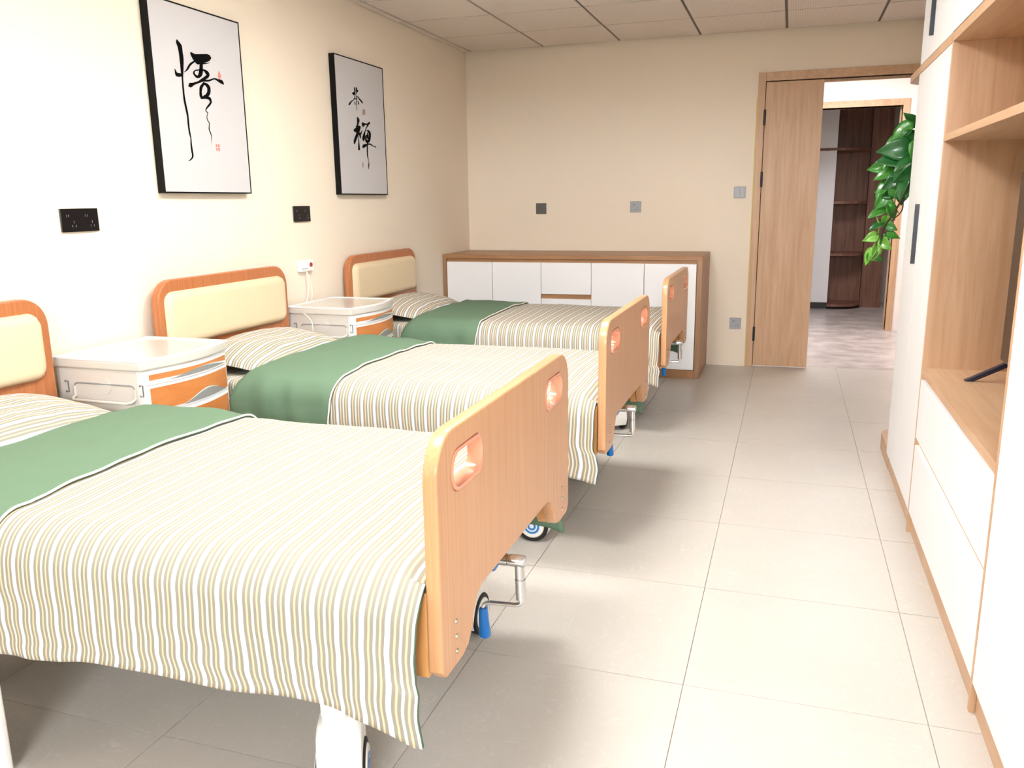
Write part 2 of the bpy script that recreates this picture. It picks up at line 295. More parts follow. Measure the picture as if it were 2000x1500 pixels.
INK2 = [([(-168,466),(-168,454),(-166,438),(-166,428),(-164,418),(-162,406),(-160,394),(-158,384),(-160,372),(-166,356),(-176,340),(-192,326),(-210,314),(-234,308),(-262,298),(-286,284),(-304,272),(-318,260),(-330,252)],[(-150,470),(-140,460),(-132,446),(-130,434),(-132,422),(-134,410),(-136,396),(-136,386),(-140,374),(-146,358),(-158,340),(-174,324),(-196,308),(-222,298),(-242,290),(-256,278),(-270,264),(-288,254),(-302,246)]),([(-222,394),(-214,384),(-182,378),(-148,392),(-136,402)],[(-192,410),(-178,410),(-180,412),(-176,410),(-156,414)]),([(-204,388),(-196,374)],[(-158,396),(-164,378)]),([(-122,472),(-122,460),(-122,444),(-122,434),(-122,426),(-120,420),(-120,412),(-126,398),(-132,386)],[(-102,476),(-94,464),(-86,450),(-84,440),(-84,430),(-88,422),(-98,412),(-112,398),(-124,384)]),([(-106,420),(-70,422)],[(-100,442),(-62,446)]),([(-126,374),(-110,370),(-90,364),(-76,352),(-58,338),(-34,328),(-14,320),(4,308),(16,298)],[(-120,378),(-100,376),(-76,372),(-52,360),(-32,350),(-8,342),(16,332),(32,318),(42,306)]),([(-120,374),(-122,356),(-124,332),(-126,310),(-128,282),(-130,238),(-130,202)],[(-100,376),(-102,358),(-104,334),(-108,312),(-112,284),(-116,240),(-118,204)]),([(-174,330),(-160,328),(-142,330),(-118,334),(-102,338)],[(-168,340),(-156,342),(-140,344),(-120,346),(-104,348)]),([(-170,304),(-168,266)],[(-156,306),(-142,270)]),([(-92,318),(-82,276)],[(-76,320),(-54,282)]),([(-128,126),(-128,108),(-132,88),(-134,66),(-140,44),(-158,24),(-176,10)],[(-104,130),(-84,118),(-66,96),(-80,68),(-100,42),(-120,18),(-134,4)]),([(-232,-38),(-212,-48),(-164,-54),(-110,-40),(-68,-18),(-50,6),(-44,26)],[(-216,-16),(-194,-10),(-182,-4),(-172,2),(-150,10),(-120,22),(-90,34)]),([(-134,-16),(-150,-38),(-170,-66),(-192,-92),(-214,-116),(-230,-138),(-242,-158),(-242,-178),(-240,-192)],[(-66,-20),(-82,-42),(-104,-72),(-130,-98),(-154,-122),(-170,-144),(-186,-160),(-202,-178),(-214,-192)]),([(-126,-88),(-126,-118),(-128,-154),(-132,-186),(-138,-212),(-142,-240),(-144,-260)],[(-112,-86),(-108,-116),(-104,-152),(-100,-182),(-96,-210),(-92,-236),(-90,-256)]),([(-114,-56),(-102,-76),(-88,-100),(-80,-112),(-74,-120)],[(-54,-46),(-52,-70),(-52,-96),(-58,-110),(-64,-118)]),([(-46,-72),(-36,-60),(-24,-44),(-16,-30),(-12,-20)],[(-84,-66),(-68,-54),(-48,-40),(-34,-28),(-24,-20)]),([(-4,78),(-20,60),(-10,34),(50,40),(74,52),(92,54),(120,52),(156,60),(188,70),(200,84),(202,94)],[(20,80),(40,72),(48,72),(40,72),(76,72),(102,70),(114,70),(132,78),(148,86),(164,92),(178,98)]),([(-10,48),(4,22)],[(50,50),(22,22)]),([(132,64),(114,48),(92,28),(70,2),(46,-26),(22,-48),(0,-72),(-16,-96),(-24,-118),(-14,-134),(-2,-144)],[(166,54),(142,42),(114,24),(88,0),(70,-26),(62,-50),(58,-72),(54,-96),(46,-116),(34,-130),(22,-142)]),([(104,-22),(118,-20),(126,-20),(134,-28),(144,-40),(152,-54),(152,-72),(142,-94),(126,-114),(108,-128),(102,-132),(124,-130),(116,-128),(94,-116),(80,-102),(92,-92),(108,-86),(130,-80),(152,-74)],[(92,-14),(112,-6),(146,0),(180,-10),(204,-26),(212,-46),(208,-70),(202,-96),(190,-120),(168,-142),(130,-162),(74,-160),(54,-146),(50,-126),(50,-104),(56,-86),(74,-68),(112,-58),(140,-54)]),([(114,-32),(108,-50),(100,-72),(94,-94),(90,-112)],[(132,-30),(134,-48),(138,-70),(146,-90),(152,-106)]),([(0,-228),(22,-220),(42,-216),(62,-206),(98,-192),(130,-182),(154,-178),(180,-180),(212,-186),(248,-194),(282,-200),(312,-202),(334,-204)],[(-28,-226),(-34,-212),(-16,-188),(38,-176),(84,-174),(120,-166),(160,-160),(198,-164),(230,-174),(262,-184),(290,-192),(314,-190),(332,-186)]),([(92,-150),(86,-178),(80,-214),(76,-254),(76,-290),(78,-316),(86,-338),(98,-360),(108,-382),(106,-404),(100,-426),(98,-456),(98,-480)],[(124,-150),(118,-176),(112,-214),(108,-252),(106,-288),(108,-314),(110,-336),(114,-358),(120,-380),(126,-402),(128,-426),(118,-456),(108,-480)])]
SEAL2 = [[(26,232),(90,236),(86,174),(16,170)]]
SEAL2R = [([(-44,-394),(-54,-412),(-60,-432),(-54,-450),(-46,-464)],[(-32,-394),(-26,-410),(-22,-430),(-28,-448),(-34,-462)])]

# ------------------------------------------------------------------ the room shell
L, H, RX = 6.605, 2.4567, 3.66            # back wall, ceiling height, right wall
OPX0, OPX1, OPH = 2.338, 3.57, 2.112      # door opening in the back wall
def shell():
    f = struct(MB().box(-.1, RX+.1, REAR-.1, L+.12, -.12, -.0035).build('floor', 'grout', smooth=False))
    tm = None
    xs = [1.756+.6*i for i in range(-3, 4)]; ys = [2.0456+.6*j for j in range(-8, 9)]
    for i, x in enumerate(xs):
        for j, y in enumerate(ys):
            x0, x1 = max(x, 0.0), min(x+.6, RX); y0, y1 = max(y, REAR), min(y+.6, L+.1)
            if x1-x0 < .02 or y1-y0 < .02: continue
            full = (x1-x0 > .599 and y1-y0 > .599); g = .0012
            if full and tm is not None:
                o = bpy.data.objects.new('floor_tile', tm); COL.objects.link(o); o.parent = f
            else:
                w, d = (x1-x0)/2-g, (y1-y0)/2-g
                o = MB().box(-w, w, -d, d, -.012, 0).build('floor_tile', 'floor_tile', f, bevel=0, smooth=False)
                if full: tm = o.data
            o.location = ((x0+x1)/2, (y0+y1)/2, random.uniform(-.0003, .0003))
    struct(MB().box(.3, 4.2, L+.1, 11.3, -.12, 0).build('floor', 'hall_floor', smooth=False))
    c = struct(MB().box(-.1, RX+.1, REAR-.1, L+.1, H+.008, H+.1).build('ceiling', 'ceiling_grid', smooth=False))
    tm = None
    ys = [5.972-.6*j for j in range(-1, 15)]
    for i in range(-1, 6):
        for y in ys:
            x0 = .0635+.6*i; x1 = x0+.6; x0 = max(x0, 0); y0, y1 = max(y, REAR), min(y+.6, L)
            if y1-y0 < .1: continue
            if any(abs((x0+x1)/2-a) < .05 and abs((y0+y1)/2-b) < .05 for a, b in PANELS): continue
            gx, gy = .009, .008
            full = (x1-x0 > .599 and y1-y0 > .599)
            if full and tm is not None:
                o = bpy.data.objects.new('ceiling_tile', tm); COL.objects.link(o); o.parent = c
            else:
                w, d = (x1-x0)/2-gx, (y1-y0)/2-gy
                o = MB().box(-w, w, -d, d, 0, .012).build('ceiling_tile', 'ceiling_tile', c, smooth=False)
                if full: tm = o.data
            o.location = ((x0+x1)/2, (y0+y1)/2, H+random.uniform(-.0008, .0008))
    struct(MB().box(-.12, 0, REAR-.1, L+.1, -.1, H+.1).build('wall_left', 'wall_paint', smooth=False))
    struct(MB().box(RX, RX+.12, REAR-.1, L+.1, -.1, H+.1).build('wall_right', 'wall_paint', smooth=False))
    b = MB().box(-.1, OPX0, L, L+.14, -.1, H+.1).box(OPX1, RX+.1, L, L+.14, -.1, H+.1).box(OPX0, OPX1, L, L+.14, OPH, H+.1)
    struct(b.build('wall_back', 'wall_paint', smooth=False))
    r = MB().box(-.1, WX0, REAR-.14, REAR, -.1, H+.1).box(WX1, RX+.1, REAR-.14, REAR, -.1, H+.1).box(WX0, WX1, REAR-.14, REAR, -.1, WZ0).box(WX0, WX1, REAR-.14, REAR, WZ1, H+.1)
    struct(r.build('wall_rear', 'wall_paint', smooth=False))
    w = struct(MB().box(WX0, WX1, REAR-.11, REAR-.06, WZ0, WZ0+.05).box(WX0, WX1, REAR-.11, REAR-.06, WZ1-.05, WZ1).box(WX0, WX0+.05, REAR-.11, REAR-.06, WZ0, WZ1)
               .box(WX1-.05, WX1, REAR-.11, REAR-.06, WZ0, WZ1).box((WX0+WX1)/2-.03, (WX0+WX1)/2+.03, REAR-.11, REAR-.06, WZ0, WZ1).build('window_1', 'white_steel', smooth=False))
    # door in the back wall
    d = struct(bpy.data.objects.new('door_1', None)); COL.objects.link(d)
    cz = OPH+.06
    box('casing', 'oak', d, 2.287, OPX0, L-.014, L+.155, 0, cz, .002)
    box('casing', 'oak', d, OPX1, OPX1+.055, L-.014, L+.155, 0, cz, .002)
    part(box('casing', 'oak_flat', d, OPX0, OPX1, L-.014, L+.155, OPH, cz, .002), 'oak casing along the top of the doorway')
    lf = box('door_leaf', 'oak', d, OPX0+.004, 2.738, L-.004, L+.04, .012, OPH-.006, .002)
    box('door_stop', 'oak', d, OPX0, OPX1, L+.06, L+.075, OPH-.02, OPH)
    for z in (1.86, 1.42, .26):
        part(MB().cyl((OPX0+.002, L-.012, z-.055), (OPX0+.002, L-.012, z+.055), .009, n=10).build('hinge', 'black_metal', d), 'black door hinge')
    box('masking_tape', 'yellow_tape', d, 2.279, 2.287, L-.003, L, .0, 2.0)
    # hall beyond, with its own doorway
    HY, D0, D1 = 8.8, 2.5, 3.5
    struct(MB().box(.3, D0, HY, HY+.14, 0, 2.7).box(D1, 4.2, HY, HY+.14, 0, 2.7).box(D0, D1, HY, HY+.14, OPH, 2.7).build('wall_hall_back', 'hall_wall_paint', smooth=False))
    struct(MB().box(.2, .3, L+.14, 11.3, 0, 2.7).build('wall_hall_left', 'hall_wall_paint', smooth=False))
    struct(MB().box(4.2, 4.3, L+.14, 11.3, 0, 2.7).build('wall_hall_right', 'hall_wall_paint', smooth=False))
    struct(MB().box(.2, 4.3, 11.2, 11.3, 0, 2.7).build('wall_far_room', 'hall_wall_paint', smooth=False))
    struct(MB().box(.2, 4.3, L+.14, 11.3, 2.6, 2.7).build('ceiling', 'hall_wall_paint', smooth=False))
    struct(MB().box(RX+.1, 4.3, L, L+.14, 0, 2.7).box(.2, 4.3, L+.1, L+.14, H+.1, 2.7).build('wall_hall_front', 'hall_wall_paint', smooth=False))
    e = struct(bpy.data.objects.new('door_2', None)); COL.objects.link(e)
    box('casing', 'oak', e, D0-.05, D0, HY-.014, HY+.155, 0, cz, .002)
    box('casing', 'oak', e, D1, D1+.06, HY-.014, HY+.155, 0, cz, .002)
    box('casing', 'oak_flat', e, D0, D1, HY-.014, HY+.155, OPH, cz, .002)
    box('door_stop', 'oak', e, D1-.014, D1, HY+.07, HY+.10, 0, OPH)
    part(box('strike_plate', 'black_metal', e, D1-.003, D1+.001, HY+.02, HY+.05, .36, .46), 'black strike plate')
    # the lamp whose light falls into the hall
    lm = thing('ceiling_light', 'square white ceiling panel light in the hall beyond the door', 'ceiling light', (2.9, 7.6, 2.6))
    box('light_frame', 'white_steel', lm, -.48, .48, -.48, .48, -.03, 0, .003)
    # far cabinet seen through both doorways
    fc = thing('wardrobe', 'white wardrobe with open wooden end shelves seen through the far doorway', 'wardrobe', (0, 10.35, 0))
    box('carcass', 'white_laminate', fc, 2.0, 3.02, .02, .8, .08, 2.55)
    box('plinth', 'black_plastic', fc, 2.0, 3.02, .06, .8, 0, .08)
    for x0, x1 in ((2.0, 2.5), (2.504, 3.02)):
        box('door', 'white_laminate', fc, x0, x1, 0, .02, .08, 1.80, .001)
        box('upper_door', 'white_laminate', fc, x0, x1, 0, .02, 1.83, 2.55, .001)
    box('divider_strip', 'dark_shelf_wood', fc, 2.0, 3.02, -.002, .02, 1.80, 1.83)
    box('back_panel', 'dark_shelf_wood', fc, 3.02, 3.40, .45, .48, 0, 2.55)
    box('side_panel', 'dark_shelf_wood', fc, 3.40, 3.62, .30, .48, 0, 2.55)
    for z in (.03, .62, 1.21, 1.80):
        P = [(3.02, .45), (3.40, .45), (3.40, .33)] + [(3.40-.33*math.sin(a), .33-.33*math.cos(a)*.999) for a in [math.pi/2*k/10 for k in range(1, 11)][::-1]][:0]
        P = [(3.02, .45), (3.02, 0.0)] + [(3.02+.08+.30*math.sin(math.pi/2*k/10), .30-.30*math.cos(math.pi/2*k/10)) for k in range(11)] + [(3.40, .45)]
        MB().prism(P, 'z', z, z+.03).build('shelf', 'dark_shelf_wood', fc, smooth=False)
shell()

for (px, py), lb in zip(PANELS, ('square white ceiling panel light above the nearest bed', 'square white ceiling panel light above the middle bed')):
    t = thing('ceiling_light', lb, 'ceiling light', (px, py, H), 0, 'ceiling panel lights')
    MB().box(-.293, .293, -.293, -.275, -.004, .012).box(-.293, .293, .275, .293, -.004, .012).box(-.293, -.275, -.275, .275, -.004, .012).box(.275, .293, -.275, .275, -.004, .012).build('light_frame', 'white_steel', t, smooth=False)
    box('diffuser', 'lamp_diffuser', t, -.275, .275, -.275, .275, 0, .006)

# ------------------------------------------------------------------ hospital beds
FX = 1.983                                     # outer face of the footboard
WB = .475                                      # half width of head and foot boards
def foot_outline():
    P = []; r = .085; top = .868; w = WB
    right = [(w, .405), (w-.02, .385), (w-.105, .385), (w-.135, .394), (w-.158, .42), (w-.172, .452), (w-.19, .476), (w-.22, .488)]
    for p in reversed(right): pass
    for k in range(9):
        a = math.radians(90*k/8); P.append((w-r+r*math.cos(a), top-r+r*math.sin(a)))
    for k in range(9):
        a = math.radians(90+90*k/8); P.append((-w+r+r*math.cos(a), top-r+r*math.sin(a)))
    P += [(-a, b) for a, b in right] + [(a, b) for a, b in right[::-1]]
    return P
def slot(y0, y1, z0, z1, r=.036): return rrect(y0, y1, z0, z1, r, 8)
def caster(t, x, y, rot):
    c = bpy.data.objects.new('caster', None); COL.objects.link(c); c.parent = t; c.location = (x, y, 0); c.rotation_euler = (0, 0, rot)
    hs = MB(); P = [(-.058, .03), (-.068, .07), (-.064, .12), (-.05, .172), (-.025, .188), (.025, .188), (.05, .172), (.064, .12), (.068, .07), (.058, .03)]
    hs.prism(P, 'x', -.048, .048).build('caster_housing', 'white_steel', c, .008, 3)
    for s in (-1, 1):
        MB().cyl((s*.030, 0, .063), (s*.053, 0, .063), .063, n=32).build('tyre', 'tyre', c, .006, 2)
        MB().cyl((s*.047, 0, .064), (s*.0565, 0, .064), .052, .046, n=32).build('wheel_hub', 'white_steel', c, .002)
        b = MB()
        for r0 in (.013, .027):
            n = 28; V = []
            for k in range(n):
                a = 2*math.pi*k/n; V.append([b.bm.verts.new((s*.0572, q*math.cos(a), .064+q*math.sin(a))) for q in (r0-.004, r0+.004)])
            for k in range(n): b.bm.faces.new((V[k][0], V[k][1], V[(k+1)%n][1], V[(k+1)%n][0]))
        part(b.build('hub_ring', 'blue_ring', c), 'blue concentric ring print')
    MB().cyl((0, 0, .18), (0, 0, .205), .042, .036, n=24).build('caster_collar', 'white_steel', c, .003)
    return c
def make_bed(label, yc, dx, rots):
    t = thing('hospital_bed', label, 'bed', (dx, yc, 0), 0, 'hospital beds along the cream wall')
    # headboard with upholstered panel
    hb = plate('headboard', 'cherry', t, [rrect(-WB, WB, .30, .975, .10, 10, .02)], .042, .08, .006)
    n, m = 36, 20
    y0, y1, z0, z1, r = -.44, .437, .69, .925, .05
    def cush(u, v):
        y = y0+(y1-y0)*u; z = z0+(z1-z0)*v
        ey, ez = min(u, 1-u)*(y1-y0), min(v, 1-v)*(z1-z0)
        if ey < r and ez < r:                        # round the corners in plan
            dx_, dz_ = r-ey, r-ez; d = math.hypot(dx_, dz_)
            k = min(1, r/max(d, 1e-6)) if d > r else 1
            mx = max(dx_, dz_); k = r*(mx/r)/max(d, 1e-6) if d > 0 else 1
            sy, sz = (1 if u > .5 else -1), (1 if v > .5 else -1)
            cy, cz = (y1-r if u > .5 else y0+r), (z1-r if v > .5 else z0+r)
            y, z = cy+sy*dx_*k, cz+sz*dz_*k; e = r-mx
        else: e = min(ey, ez)
        q = min(1, e/.035); return (.08+.028*math.sqrt(max(0, 1-(1-q)**2)), y, z)
    mb = MB(); mb.grid(cush, 60, 32); part(mb.build('cushion', 'cream_leather', hb, angle=80), 'cream upholstered panel')
    # footboard: two hand slots with plastic rims, screws
    fb = plate('footboard', 'beech', t, [foot_outline(), slot(-.405, -.235, .738, .822), slot(.235, .405, .738, .822)], FX-.03, FX, .004)
    for s in (-1, 1):
        o = slot(-.405, -.235, .738, .822); i = slot(-.398, -.242, .745, .815, .032)
        if s > 0: o = [(-a, b) for a, b in o]; i = [(-a, b) for a, b in i]
        rim = MB(); X = (FX-.032, FX+.0015); n = len(o)
        V = [[rim.bm.verts.new((x, *p)) for p in q] for x in X for q in (o, i)]
        A, B, C, D = V                               # back outer, back inner, front outer, front inner
        for k in range(n):
            j = (k+1) % n
            rim.bm.faces.new((B[k], B[j], D[j], D[k])); rim.bm.faces.new((C[k], C[j], D[j], D[k])); rim.bm.faces.new((A[k], A[j], B[j], B[k])); rim.bm.faces.new((A[k], A[j], C[j], C[k]))
        part(rim.build('slot_rim', 'salmon_plastic', fb), 'salmon plastic hand slot rim')
        for z in (.478, .446, .414):
            y = s*(WB-.072)
            MB().cyl((FX-.001, y, z), (FX+.0025, y, z), .0062, .005, n=14).build('screw', 'bolt_steel', fb)
    # inner wooden end rail under the mattress
    w = .465; P = [(-w, .56), (-w, .384), (-w+.10, .384), (-w+.13, .42), (-w+.15, .50), (w-.15, .50), (w-.13, .42), (w-.10, .384), (w, .384), (w, .56)]
    MB().prism(P, 'x', FX-.062, FX-.034).build('end_rail', 'beech_edge', t, .002)
    box('end_rail', 'cherry', t, .082, .108, -.462, .462, .36, .50, .003)
    for s in (-1, 1): MB().box(.10, FX-.06, s*.43-.02, s*.43+.02, .40, .45).build('side_rail', 'white_steel', t, .004)
    mb = MB()
    for k in range(9): mb.box(.16+.2*k, .22+.2*k, -.42, .42, .445, .455)
    mb.build('slat_deck', 'white_steel', t)
    for i, (x, y) in enumerate(((1.69, -.375), (1.69, .375), (.45, -.375), (.45, .375))):
        box('leg', 'white_steel', t, x-.03, x+.03, y-.03, y+.03, .20, .42, .004)
        caster(t, x, y, rots[i])
    box('cross_bar', 'white_steel', t, 1.67, 1.71, -.37, .37, .34, .38, .004)
    # hand crank
    yk, zk = -.07, .462
    ck = bpy.data.objects.new('crank', None); COL.objects.link(ck); ck.parent = t; ck.location = (0, 0, 0)
    MB().cyl((1.72, yk, zk), (1.97, yk, zk), .011, n=14).build('crank_shaft', 'chrome', ck)
    MB().tube([(1.90, yk, zk), (1.935, yk, zk), (1.947, yk, zk), (1.955, yk, zk)], [.033, .033, .03, .016], 18).build('crank_collar', 'blue_plastic', ck)
    MB().tube([(1.955, yk, zk), (1.978, yk, zk), (1.979, yk, zk), (1.983, yk, zk), (1.984, yk, zk), (2.017, yk, zk), (2.021, yk, zk)], [.0145, .0145, .0125, .0125, .0145, .0145, .012], 18).build('crank_joint', 'chrome', ck)
    a, b = Vector((2.006, yk, zk-.006)), Vector((2.009, yk+.002, zk-.096))
    MB().tube([a, a.lerp(b, .40), a.lerp(b, .41), a.lerp(b, .43), a.lerp(b, .44), b], [.0115, .0115, .0105, .0105, .0125, .0125], 18).build('crank_arm', 'chrome', ck)
    e = Vector((1.926, yk-.012, zk-.112))
    MB().tube([b, b+Vector((0, 0, -.008)), b+Vector((-.004, -.001, -.014)), b+Vector((-.014, -.002, -.017)), e.lerp(b, .12), e, e+Vector((-.006, -.001, -.005)), e+Vector((-.008, -.001, -.018))], .0055, 12).build('crank_rod', 'chrome', ck)
    h0 = e+Vector((-.008, -.001, -.013)); h1 = h0+Vector((.003, .001, -.074))
    part(MB().tube([h0, h0+Vector((0, 0, -.004)), h1+Vector((0, 0, .004)), h1], [.0085, .0105, .0145, .012], 18).build('crank_grip', 'blue_plastic', ck), 'blue plastic crank grip')
    return t
B1, B2, B3 = 1.775, 3.28, 4.915
HP = math.pi/2
bed1 = make_bed('hospital bed nearest the camera, its beech footboard largest in view', B1, 0, (.42, 0, HP, .3))
part(box('white_panel', 'white_steel', bed1, .60, .918, -.560, -.540, 0, .268, .006, 3), 'white panel standing at the near side of the bed')  # plain panel added as stand-in for a white shape of unknown kind
make_bed('middle hospital bed of the three, between the two bedside cabinets', B2, -.006, (HP, .9, HP, .4))
make_bed('farthest hospital bed, just in front of the low white sideboard', B3, -.02, (.6, HP, .2, .5))

# ------------------------------------------------------------------ bedding
def section(s, half, r, top):
    """point of the draped cross-section at arc length s from the middle: (dy, z, outwardness)"""
    sg = 1 if s >= 0 else -1; a = abs(s); flat = half-r
    if a <= flat: return sg*a, top, 0
    q = (a-flat)/r
    if q < math.pi/2: return sg*(flat+r*math.sin(q)), top-r+r*math.cos(q), math.sin(q)
    return sg*half, top-r-(a-flat-r*math.pi/2), 1
def bedding(yc, dx, seed, which):
    random.seed(seed); sd = seed*7.3
    mt = MB(); mt.box(.11, FX-.066, -.465, .465, .458, .572)
    me = mt.build('mattress', 'striped_cotton', None, .03, 4)
    uvl = me.data.uv_layers.new(name='UVMap')
    for lp in me.data.loops: uvl.data[lp.index].uv = (me.data.vertices[lp.vertex_index].co.x, me.data.vertices[lp.vertex_index].co.y)
    me.location = (dx, yc, 0)
    tag(me, 'mattress in a striped sheet on the ' + which, 'mattress', 'mattresses on the beds')
    d = thing('duvet', {1: 'striped duvet with green turn-down on the nearest bed', 2: 'striped duvet with green turn-down on the middle bed', 3: 'striped duvet with green turn-down on the farthest bed'}[seed], 'duvet', (dx, yc, .575), 0, 'striped duvets')
    half, r, top = .515, .095, .600
    XA, XB = .47, FX-.036
    def hem(x): return .318-.04*sstep(1.25, .85, x)-.018*sstep(1.75, 1.94, x)+.008*N3(x*5, sd)
    def shape(x, f, off, hemz, amp=1.0):
        """f in -1..1 across the bed"""
        S = half-r + r*math.pi/2 + (top-r-hemz); s = f*S
        dy, z, o = section(s, half+off, r+off*.6, top+off)
        dep = max(0, (top-r-z)/.25)                       # 0 at the edge, 1 at the hem
        z += (1-o)*(.014*(1-(dy/half)**2) + amp*(.006*N3(x*3.1, dy*3.7, sd)+.0035*N3(x*11+dy*5, dy*5-x*3, sd+3)))
        wv = N3(x*4.2+sd, z*2.2, 1.7+(dy > 0)*5)*.020+N3(x*11+sd, z*4, 4.1)*.008
        dy += (1 if dy > 0 else -1)*o*amp*(wv*(.25+dep)+.012*dep)
        xs = o*amp*(.014*N3(x*2.2, z*9, sd+9)+.010*N3(x*3.0, z*22, sd+2)*(.3+dep))*(.35+dep)
        return x+xs, dy, z-.575
    NU, NV = 96, 120
    def main(u, v):
        x = XA+(XB-XA)*u; f = v*2-1
        X, dy, z = shape(x, f, 0, hem(x))
        e = sstep(XB-.05, XB, x); z -= .03*e*(1 if abs(f) < .6 else .3)
        if x > XB-.10 and f < -.85: X += .012*sstep(XB-.1, XB, x); dy -= .015*sstep(XB-.1, XB, x)
        return X, dy, z
    mb = MB(); mb.grid(main, NU, NV, lambda u, v: (XA+(XB-XA)*u, v))
    o = mb.build('duvet_cover', ['striped_cotton', 'green_cotton'], d, fix=False, angle=180)
    sf = o.modifiers.new('thick', 'SOLIDIFY'); sf.thickness = .011; sf.offset = -1; sf.material_offset = 1; sf.material_offset_rim = 1
    # green turn-down lying over the head end
    GA, GB = .42, .905
    def edge(f): return GB+.012*N3(f*2.2, sd)+.004*N3(f*9, sd+1)-.03*sstep(.6, 1, abs(f))
    def flap(u, v):
        f = v*2-1; xe = edge(f); x = GA+(xe-GA)*u
        off = .007+.013*math.sqrt(max(0, 1-(1-min(1, u/.3))**2))-.008*sstep(.35, 1, u)
        X, dy, z = shape(x, f*.985, off, hem(.9)+.02, 1.3)
        if u < .18: z -= .05*(1-u/.18)**2
        crease = .006*N3(x*8+dy*3, dy*9, sd+5)*(1.2 if abs(f) > .5 else .5)+(.010*N3(x*14, z*3, sd+8)*sstep(.55, .8, abs(f)))
        return X, dy+(1 if dy > 0 else -1)*crease*(2 if abs(f) > .55 else 0), z+crease
    mb = MB(); V = mb.grid(flap, 48, 140, lambda u, v: (GA+.5*u, v)); pe = [V[48][j].co.copy() for j in range(141)]
    o = mb.build('green_turn_down', ['green_cotton', 'striped_cotton'], d, fix=False, angle=180)
    sf = o.modifiers.new('thick', 'SOLIDIFY'); sf.thickness = .010; sf.offset = -1; sf.material_offset = 1; sf.material_offset_rim = 0
    part(o, 'green folded-back lining of the duvet')
    MB().tube([p+Vector((.003, 0, -.002)) for p in pe], .0032, 8).build('piping', 'piping_white', d)
    # pillow
    pl = thing('pillow', {1: 'striped pillow at the head of the nearest bed', 2: 'striped pillow at the head of the middle bed', 3: 'striped pillow at the head of the farthest bed'}[seed], 'pillow', (dx+.315, yc+.01, .615), 0, 'striped pillows')
    HL, HW, T = .385, .205, .078
    def pil(sgn):
        def fn(u, v):
            a, b = u*2-1, v*2-1
            g = max(0, 1-abs(a)**2.6)**.55*max(0, 1-abs(b)**2.6)**.55
            rx = 1-.07*(1-abs(b)**2); ry = 1-.05*(1-abs(a)**2)
            x = a*HW*(1-.06*b*b*0+.05*abs(b)**3); y = b*HL*(1+.03*abs(a)**3)
            z = sgn*T*g*(1 if sgn > 0 else .3)
            if sgn > 0: z += g*(.006*N3(x*9, y*7, sd)+.004*N3(x*24, y*16, sd+4))
            z += .05*(-a)*.6 - .03*max(0, b)**3
            return x, y, z
        return fn
    for sgn, nm, m in ((1, 'pillow_front', 'striped_cotton'), (-1, 'pillow_back', 'green_cotton')):
        mb = MB(); fn = pil(sgn); mb.grid(fn, 40, 64, lambda u, v: (u*2*HW+.01*N3(u*3, v*5, sd), v))
        mb.build(nm, m, pl, angle=180)
bedding(B1, 0, 1, 'nearest bed'); bedding(B2, -.006, 2, 'middle bed'); bedding(B3, -.02, 3, 'farthest bed')

